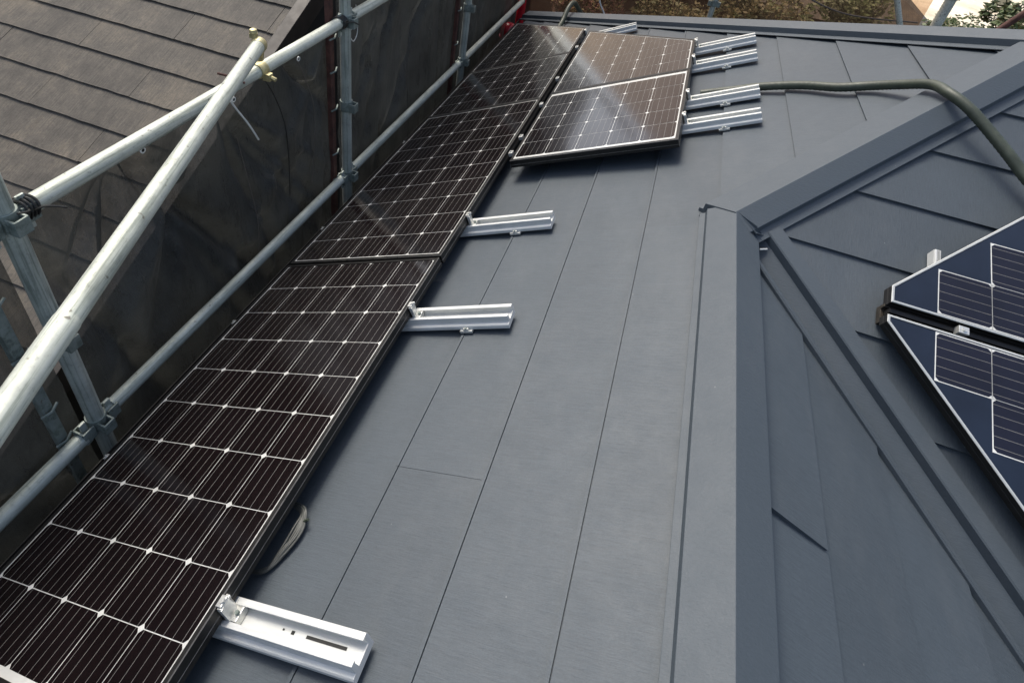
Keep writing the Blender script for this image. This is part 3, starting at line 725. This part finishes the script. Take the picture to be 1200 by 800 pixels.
sheet('mesh_sheet', 'black mesh sheet hanging left of the first post', wsheet(-3.4, posts_y[0]-.02), 100, 130, M['net'], M['hem'], .04, 1, GS, 3)
sheet('mesh_sheet', 'wrinkled black mesh sheet hanging between first and second posts', wsheet(posts_y[0]+.015, posts_y[1]-.035), 100, 130, M['net'], M['hem'], .05, 2, GS, 3)
sheet('mesh_sheet', 'dark mesh sheet hanging between second and farthest posts', wsheet(posts_y[1]+.03, posts_y[2]-.04, ztop=1.45), 100, 130, M['net'], M['hem'], .05, 3, GS, 2)
sheet('mesh_sheet', 'short mesh sheet beyond the farthest post by the red things', wsheet(posts_y[2]+.03, 4.66, ztop=1.2), 40, 70, M['net'], M['hem'], .04, 4, GS, 2)
# grommets (eyelets) in the hems
def eyelet(y, z, lab):
    root = empty('eyelet', lab, 'eyelet', (NX+.034, y, z), group='white eyelets in the mesh hem')
    mb = MB(); n = 18; ro_, ri, t = .0115, .006, .003
    for i in range(n):
        a, b = 2*math.pi*i/n, 2*math.pi*(i+1)/n
        A_ = lambda r, x, g: (x, r*math.cos(g), r*math.sin(g))
        mb.poly([A_(ri, t, a), A_(ro_, t, a), A_(ro_, t, b), A_(ri, t, b)], M['white_pl']); mb.poly([A_(ro_, 0, a), A_(ro_, 0, b), A_(ro_, t, b), A_(ro_, t, a)], M['white_pl'])
        mb.poly([A_(ri, t, a), A_(ri, t, b), A_(ri, 0, b), A_(ri, 0, a)], M['dark'])
    mb.build('ring', root)
    mb = MB(); mb.poly([(.0008, .006*math.cos(2*math.pi*i/12), .006*math.sin(2*math.pi*i/12)) for i in range(12)], M['dark']); mb.build('hole', root)
eyelet(0.487, 0.804, 'white ringed eyelet nearest the second post'); eyelet(-.437, 0.818, 'white ringed eyelet left of the slanting brace'); eyelet(0.03, 0.800, 'white ringed eyelet just right of the slanting brace')
# strings and straps
def string(name, label, pts, r, m, cat='string', group=None):
    O = Vector(pts[0]); o = empty(name, label, cat, tuple(O), group=group); mb = MB()
    mb.tube([p-O for p in smooth_path(pts, 8)], r, m, 8); mb.build('strand', o); return o
string('strap', 'short white strap hanging on the mesh beside the brace', [(NX+.03, .016, .800), (NX+.035, .04, .75), (NX+.035, .10, .65), (NX+.032, .155, .545)], .0042, M['wire_white'], 'strap')
string('string', 'long dark string curving down the mesh from the brace clamp', [(NX+.02, .20, .85), (NX+.03, .27, .75), (NX+.03, .34, .58), (NX+.025, .37, .42), (NX+.025, .365, .25), (NX+.02, .36, .1)], .0028, M['black_rub'])
string('string', 'thin pale string hanging from the eyelet nearest the second post', [(NX+.025, .49, .795), (NX+.03, .53, .70), (NX+.03, .60, .50), (NX+.025, .59, .25), (NX+.02, .56, .05)], .0022, M['wall_own'])
string('string', 'thin brown string hanging below the white strap', [(NX+.025, .03, .62), (NX+.025, .06, .40), (NX+.025, .09, .1), (NX+.02, .05, -.2)], .0020, M['wall_own'])
string('string', 'pale loop of string on the mesh just beyond the second post', [(NX+.03, .93, .86), (NX+.04, .95, .76), (NX+.04, .99, .72), (NX+.04, 1.03, .77), (NX+.03, 1.03, .90)], .0025, M['wire_white'])
string('string', 'thin taut pale string rising at the far left edge', [(SX-.02, -.93, ZT+.03), (SX-.10, -.97, 1.25), (SX-.18, -1.02, 1.6)], .0045, M['wire_white'])
for k_, (y_, lab) in enumerate(((posts_y[0]+.055, 'black tie knotted round the upper rail at the left edge post'), (posts_y[1]-.05, 'black tie knotted round the upper rail at the second post'))):
    root = empty('cord_tie', lab, 'tie', (SX, y_, ZT), group='black ties round the upper rail')
    mb = MB()
    for q in range(4):
        yy = (q-1.5)*.011; mb.tube([(math.cos(t)*.033, yy+.004*math.sin(t*2), math.sin(t)*.033) for t in [2*math.pi*k/16 for k in range(17)]], .004, M['black_rub'], 6, caps=False)
    mb.build('loops', root)
    mb = MB(); mb.tube(smooth_path([(.03, 0, .0), (.055, .02, .012), (.075, .06, -.012)], 5), .0035, M['black_rub'], 6); mb.tube(smooth_path([(.03, -.01, .01), (.06, -.03, .03), (.065, -.06, .045)], 5), .0035, M['black_rub'], 6); mb.build('loose_end', root)
string('wire_hook', 'short dark hook sticking up over the rail beside the brace', [(SX-.05, -.02, ZT+.045), (SX-.01, .0, ZT+.033), (SX+.03, .03, ZT+.005)], .005, M['rust'], 'hook')
# rusty sheet battens standing behind each post
for y_, lab in ((posts_y[0]-.10, 'pale scuffed lath tied left of the first post'), (posts_y[1]-.055, 'rusty brown lath standing left of the second post'), (posts_y[2]-.07, 'rusty brown lath standing left of the farthest post')):
    root = empty('sheet_batten', lab, 'batten', (NX+.012, y_, -4.8), group='laths joining the mesh sheets')
    mm_ = M['galv_dark'] if y_ < -.5 else M['rust']
    mb = MB(); mb.box((-.014, -.018, 0), (.014, .018, 4.8+(1.3 if y_ > -.5 else .86)), mm_); mb.build('lath', root, bevel=.003)
    for z in [4.8+v for v in (-.35, -.05, .12, .40, .62, .80)]:
        mb = MB(); mb.tube([(.016, -.03, z-.004), (.030, .0, z+.002), (.02, .03, z+.010)], .005, M['galv_dark'], 6); mb.build('hook', root)
# two red plastic items beyond the corner
root = empty('red_item', 'glossy dark red rounded plastic item below the lower rail end', 'plastic item', (-.20, 4.25, -.30))
mb = MB(); import math as _m
prof = [(0, .11), (.035, .105), (.068, .085), (.085, .05), (.088, .0), (.085, -.05), (.08, -.12), (.078, -.20)]
for k_ in range(20):
    a, b = 2*_m.pi*k_/20, 2*_m.pi*(k_+1)/20
    for (r0, z0), (r1, z1) in zip(prof[:-1], prof[1:]): mb.poly([(r0*_m.cos(a), r0*_m.sin(a), z0), (r1*_m.cos(a), r1*_m.sin(a), z1), (r1*_m.cos(b), r1*_m.sin(b), z1), (r0*_m.cos(b), r0*_m.sin(b), z0)], M['red'], True)
mb.build('shell', root)
mb = MB(); mb.tube([(_m.cos(t)*.09, _m.sin(t)*.09, -.04) for t in [2*_m.pi*k/20 for k in range(21)]], .008, M['red'], 8, caps=False); mb.build('rim', root)
root = empty('red_sleeve', 'red plastic sleeve wrapped round the corner post above the hip end', 'sleeve', (-.215, 4.72, -.6))
mb = MB(); mb.tube([(0, 0, 0), (0, 0, .3), (0, 0, .62), (0, 0, .95)], .045, M['red'], 14, radii=[.040, .046, .042, .044]); mb.build('sleeve', root)
mb = MB(); mb.tube([(-.10, -.12, .36), (-.10, -.12, .8)], .05, M['red'], 12, radii=[.05, .045]); mb.build('flap', root)

# ------------------------------------------------------------------ north scaffold (beyond the hip)
YS = 4.95
def nsheet(x0, x1, zt=3.1):
    def f(a, b, normal=False):
        if normal: return (0, -1, 0)
        return (x0+(x1-x0)*a, YS+.02, -4.6+(zt+4.6)*b)
    return f
sheet('mesh_sheet', 'brown see through mesh sheet behind the far hip on the left', nsheet(-.18, 1.7), 40, 60, M['net_n'], M['net_n'], .05, 5, 'mesh sheets behind the far hip')
sheet('mesh_sheet', 'brown see through mesh sheet behind the far hip in the middle', nsheet(1.76, 3.55), 40, 60, M['net_n'], M['net_n'], .05, 6, 'mesh sheets behind the far hip')
def npost(name, label, p0, p1, r, m, cat='scaffold post', brk=None):
    O = Vector(p0); root = empty(name, label, cat, tuple(O), group=None); mb = MB(); mb.tube([Vector((0, 0, 0)), Vector(p1)-O], r, M[m], 14); mb.build('tube', root)
    if brk is not None:
        for z in brk:
            mb = MB(); mb.tube([(0, 0, z-O.z-.03), (0, 0, z-O.z+.03)], r+.007, M['galv_dark'], 12); mb.box((-.06, -.02, z-O.z-.03), (.06, .02, z-O.z+.02), M['galv_dark']); mb.build('coupler', root, bevel=.001)
npost('scaffold_post', 'steel post rising behind the middle of the far hip', (1.72, 4.86, -5.5), (1.72, 4.86, 1.9), .027, 'galv', brk=(.28, -.2, .75))
npost('scaffold_pipe', 'pale diagonal pipe behind the far hip right of centre', (3.62, 4.90, .05), (3.00, 4.84, 1.05), .026, 'galv_pale', 'scaffold pipe')
npost('scaffold_post', 'pale post where the brown mesh ends near the pale ground', (3.66, 4.9, -5.5), (3.66, 4.9, 1.9), .045, 'galv_pale', brk=(.78,))
npost('scaffold_post', 'dark red brown corner post standing behind the hip start', (-.215, 4.72, -5.5), (-.215, 4.72, 1.9), .027, 'rust')
npost('scaffold_pipe', 'dark slanting pipe near the top right corner', (4.15, 5.2, .30), (4.75, 5.2, 1.35), .03, 'rust', 'scaffold pipe')
string('cable', 'thin white cable hanging behind the far hip left of centre', [(.55, 4.80, .25), (.60, 4.80, .06), (.68, 4.79, -.06), (.72, 4.78, -.2)], .009, M['wire_white'], 'cable')
string('cable', 'thin pale cable sagging across the brown mesh', [(1.9, 4.90, .75), (2.4, 4.89, .55), (2.9, 4.88, .44), (3.5, 4.87, .50)], .008, M['wall_own'], 'cable')

# ------------------------------------------------------------------ ground and neighbours
def plane_ground():
    mb = MB(); mb.poly([(-250, -250, -5.5), (250, -250, -5.5), (250, 250, -5.5), (-250, 250, -5.5)], M['earth'])
    return tag(mb.build('ground'), kind='structure')
plane_ground()
# neighbour's slate roof to the west: plane through (0,0,-.8) rising north at 27 degrees
q27 = R(27); NR = Matrix(((1, 0, 0, 0), (0, math.cos(q27), -math.sin(q27), 0), (0, math.sin(q27), math.cos(q27), -0.822), (0, 0, 0, 1)))
nb = empty('neighbour_house', 'neighbouring house with weathered brown slate roof at the top left', 'house', (-4, 1, -5.5))
def kid2(mb, name, F=None, **kw):
    o = mb.build(name, None, mat=F, **kw); o.parent = nb; o.matrix_parent_inverse = nb.matrix_world.inverted(); return o
mb = MB(); VX = -1.285; rowh = 0.2845
random.seed(11)
for rI in range(-9, 20):
    u0 = 0.150+rowh*rI; u1 = u0+rowh+.03
    # joints: period 1.32, phase alternates
    ph = -2.775 if rI % 2 == 1 else -2.10
    x = ph-1.32*5; js = []
    while x < VX-.10: js.append(x); x += 1.32
    js = [j for j in js if j < VX-.14]; edges_ = js+[VX-.105]
    th_ = .011
    for a, b in zip(edges_[:-1], edges_[1:]):
        dz = random.uniform(-.0008, .0012); jit = random.uniform(-.004, .004)
        x0_, x1_ = a+.0020, b-.0020
        # front (downhill) edge slightly ragged
        n_ = 14; fr = [(x0_+(x1_-x0_)*i/n_, u0+jit+random.uniform(-.003, .003)) for i in range(n_+1)]
        bk = [(x1_, u1), (x0_, u1)]
        topz = lambda u: th_*2+dz-(u-u0)/(rowh+.03)*th_*1.5
        mb.poly([(p[0], p[1], topz(p[1])) for p in fr+bk], M['slate'])
        for p, r_ in zip(fr[:-1], fr[1:]): mb.poly([(p[0], p[1], -.0), (r_[0], r_[1], -.0), (r_[0], r_[1], topz(u0)), (p[0], p[1], topz(u0))], M['slate'])
        for xx in (x0_, x1_): mb.poly([(xx, u0+jit, 0), (xx, u1, 0), (xx, u1, topz(u1)), (xx, u0+jit, topz(u0))], M['slate'])
kid2(mb, 'slate_roof', NR)
mb = MB(); U0, U1 = -2.5, 5.8
mb.box((VX-9, U0, -.10), (VX-.02, U1, -.001), M['verge']); kid2(mb, 'roof_deck', NR)
mb = MB(); mb.box((VX-.104, U0, -.14), (VX, U1, .030), M['verge']); kid2(mb, 'verge_trim', NR, bevel=.004)
mb = MB(); y0w = -1.9; yr = U1*math.cos(q27); zr = -.8+U1*math.sin(q27)
mb.poly([(VX-.35, y0w, -5.5), (VX-.35, yr*2-y0w, -5.5), (VX-.35, yr*2-y0w, -.8+y0w*math.tan(q27)-.12), (VX-.35, yr, zr-.12), (VX-.35, y0w, -.8+y0w*math.tan(q27)-.12)], M['wall_dark'])
mb.poly([(VX-.35, y0w, -5.5), (VX-9, y0w, -5.5), (VX-9, y0w, -.8+y0w*math.tan(q27)-.12), (VX-.35, y0w, -.8+y0w*math.tan(q27)-.12)], M['wall_dark']); kid2(mb, 'wall')
# brown house to the north (seen through the mesh), and the pale one to the north-east
def building(name, label, x0, x1, y0, y1, h, wm, rm, wins=()):
    root = empty(name, label, 'house', ((x0+x1)/2, (y0+y1)/2, -5.5)); ox, oy = (x0+x1)/2, (y0+y1)/2
    mb = MB(); mb.box((x0-ox, y0-oy, 0), (x1-ox, y1-oy, h), wm); mb.build('wall', root)
    mb = MB(); hx, hy = (x1-x0)/2+.5, (y1-y0)/2+.5; rh = 1.6
    A1, A2, A3, A4 = (-hx, -hy, h), (hx, -hy, h), (hx, hy, h), (-hx, hy, h); R1, R2 = (-hx+hy*.8, 0, h+rh), (hx-hy*.8, 0, h+rh)
    for p in ([A1, A2, R2, R1], [A3, A4, R1, R2], [A2, A3, R2], [A4, A1, R1], [A4, A3, A2, A1]): mb.poly(p, rm)
    mb.build('roof', root)
    for (wx, wz, ww, wh) in wins:
        mb = MB(); mb.box((wx-ww/2, -(y1-y0)/2-.05, wz), (wx+ww/2, -(y1-y0)/2+.02, wz+wh), M['white_pl']); f_ = mb.build('window', root)
        mb = MB(); mb.box((wx-ww/2+.06, -(y1-y0)/2-.056, wz+.06), (wx+ww/2-.06, -(y1-y0)/2-.04, wz+wh-.06), M['cell']); mb.build('pane', f_)
building('brown_house', 'brown walled house seen dimly through the mesh beyond the hip', -1.5, 4.2, 7.5, 14, 5.3, M['wall_brown'], M['slate'], ((-1, 3.6, 1.4, 1.1), (1.4, 3.6, 1.2, 1.1)))
root = empty('flat_roof_house', 'low house with a pale flat concrete roof at the top right', 'house', (10, 14, -5.5))
mb = MB(); mb.box((-5.6, -5.5, 0), (7, 16, 4.1), M['pale']); mb.build('wall', root)
mb = MB(); mb.box((-5.75, -5.65, 4.102), (7.15, 16.15, 4.25), M['pale']); rf = mb.build('flat_roof', root, bevel=.02)
for q_ in ((-5.75, -5.65, 7.15, -5.45), (-5.75, 15.95, 7.15, 16.15), (-5.75, -5.44, -5.55, 15.94), (6.95, -5.44, 7.15, 15.94)):
    mb = MB(); mb.box((q_[0], q_[1], 4.252), (q_[2], q_[3], 4.42), M['pale']); mb.build('parapet', rf, bevel=.01)
building('reflection_blocker', 'unseen dark house shape added in the west to darken panel reflections', -24, -13, -9, 7, 10.5, M['wall_dark'], M['slate'], ((-2, 6, 1.6, 1.2),))  # added out of view, blocks the low western sky from the panel reflections
# trees
def tree(name, label, x, y, z0, h, rad, n, mats, seed, zc, squash=.8, leaf=.05):
    rnd = random.Random(seed); root = empty(name, label, 'tree', (x, y, z0)); top = h
    mb = MB(); mb.tube([(0, 0, 0), (.05, .02, h*.4), (-.03, .05, h*.75), (0, 0, h*.95)], .05, M['bark'], 10, radii=[.07, .055, .035, .012])
    for i in range(9):
        a = rnd.uniform(0, 6.28); z = h*rnd.uniform(.6, .9); L_ = rad*rnd.uniform(.6, .95)
        mb.tube([(0, .03, z), (L_*.5*math.cos(a), L_*.5*math.sin(a), z+.12), (L_*math.cos(a), L_*math.sin(a), z+.22)], .015, M['bark'], 6, radii=[.02, .012, .005])
    mb.build('trunk', root)
    mb = MB(); cl = [(rnd.uniform(-1, 1)*rad*.7, rnd.uniform(-1, 1)*rad*.7, zc+rnd.uniform(-1, 1)*rad*squash*.7, rad*rnd.uniform(.25, .5)) for _ in range(16)]
    for i in range(n):
        cx_, cy_, cz_, cr = cl[rnd.randrange(len(cl))]
        v = Vector((rnd.gauss(0, 1), rnd.gauss(0, 1), rnd.gauss(0, 1))).normalized()*cr*rnd.uniform(.5, 1)**.5
        p = Vector((cx_, cy_, cz_))+v; s = leaf*rnd.uniform(.6, 1.3); a = Vector((rnd.gauss(0, 1), rnd.gauss(0, 1), rnd.gauss(0, .6))).normalized(); b = a.orthogonal().normalized()
        mb.poly([p-a*s, p+b*s*.4, p+a*s, p-b*s*.4], mats[0] if rnd.random() < .7 else mats[1])
    mb.build('crown', root, merge=False)
tree('shrub_tree', 'green leafy tree top in the top right corner', 5.22, 6.6, -5.5, 6.0, .58, 3500, (M['leaf'], M['leaf_y']), 5, 5.62)
tree('shrub_tree', 'yellow green bush top showing behind the far hip left of the post', 1.35, 5.35, -5.5, 5.5, .46, 2600, (M['leaf_y'], M['leaf']), 8, 5.36, .4, .03)
tree('shrub_tree', 'low olive bush in the middle of the ground beyond the far hip', 2.25, 6.4, -5.5, 5.45, .6, 3600, (M['leaf_y'], M['leaf']), 12, 5.35, .4, .035)
tree('shrub_tree', 'dark green bush behind the mesh just left of the diagonal pipe', 3.25, 6.6, -5.5, 5.75, .5, 3200, (M['leaf'], M['leaf']), 17, 5.55, .4, .035)
tree('shrub_tree', 'reddish brown bush behind the mesh at the left end of the far hip', .35, 6.3, -5.5, 5.2, .55, 3200, (M['leaf_r'], M['leaf_y']), 19, 5.0, .5, .035)
tree('shrub_tree', 'dark green bush at the right end of the mesh', 4.45, 6.2, -5.5, 5.8, .42, 2600, (M['leaf'], M['leaf_y']), 14, 5.6, .5, .03)
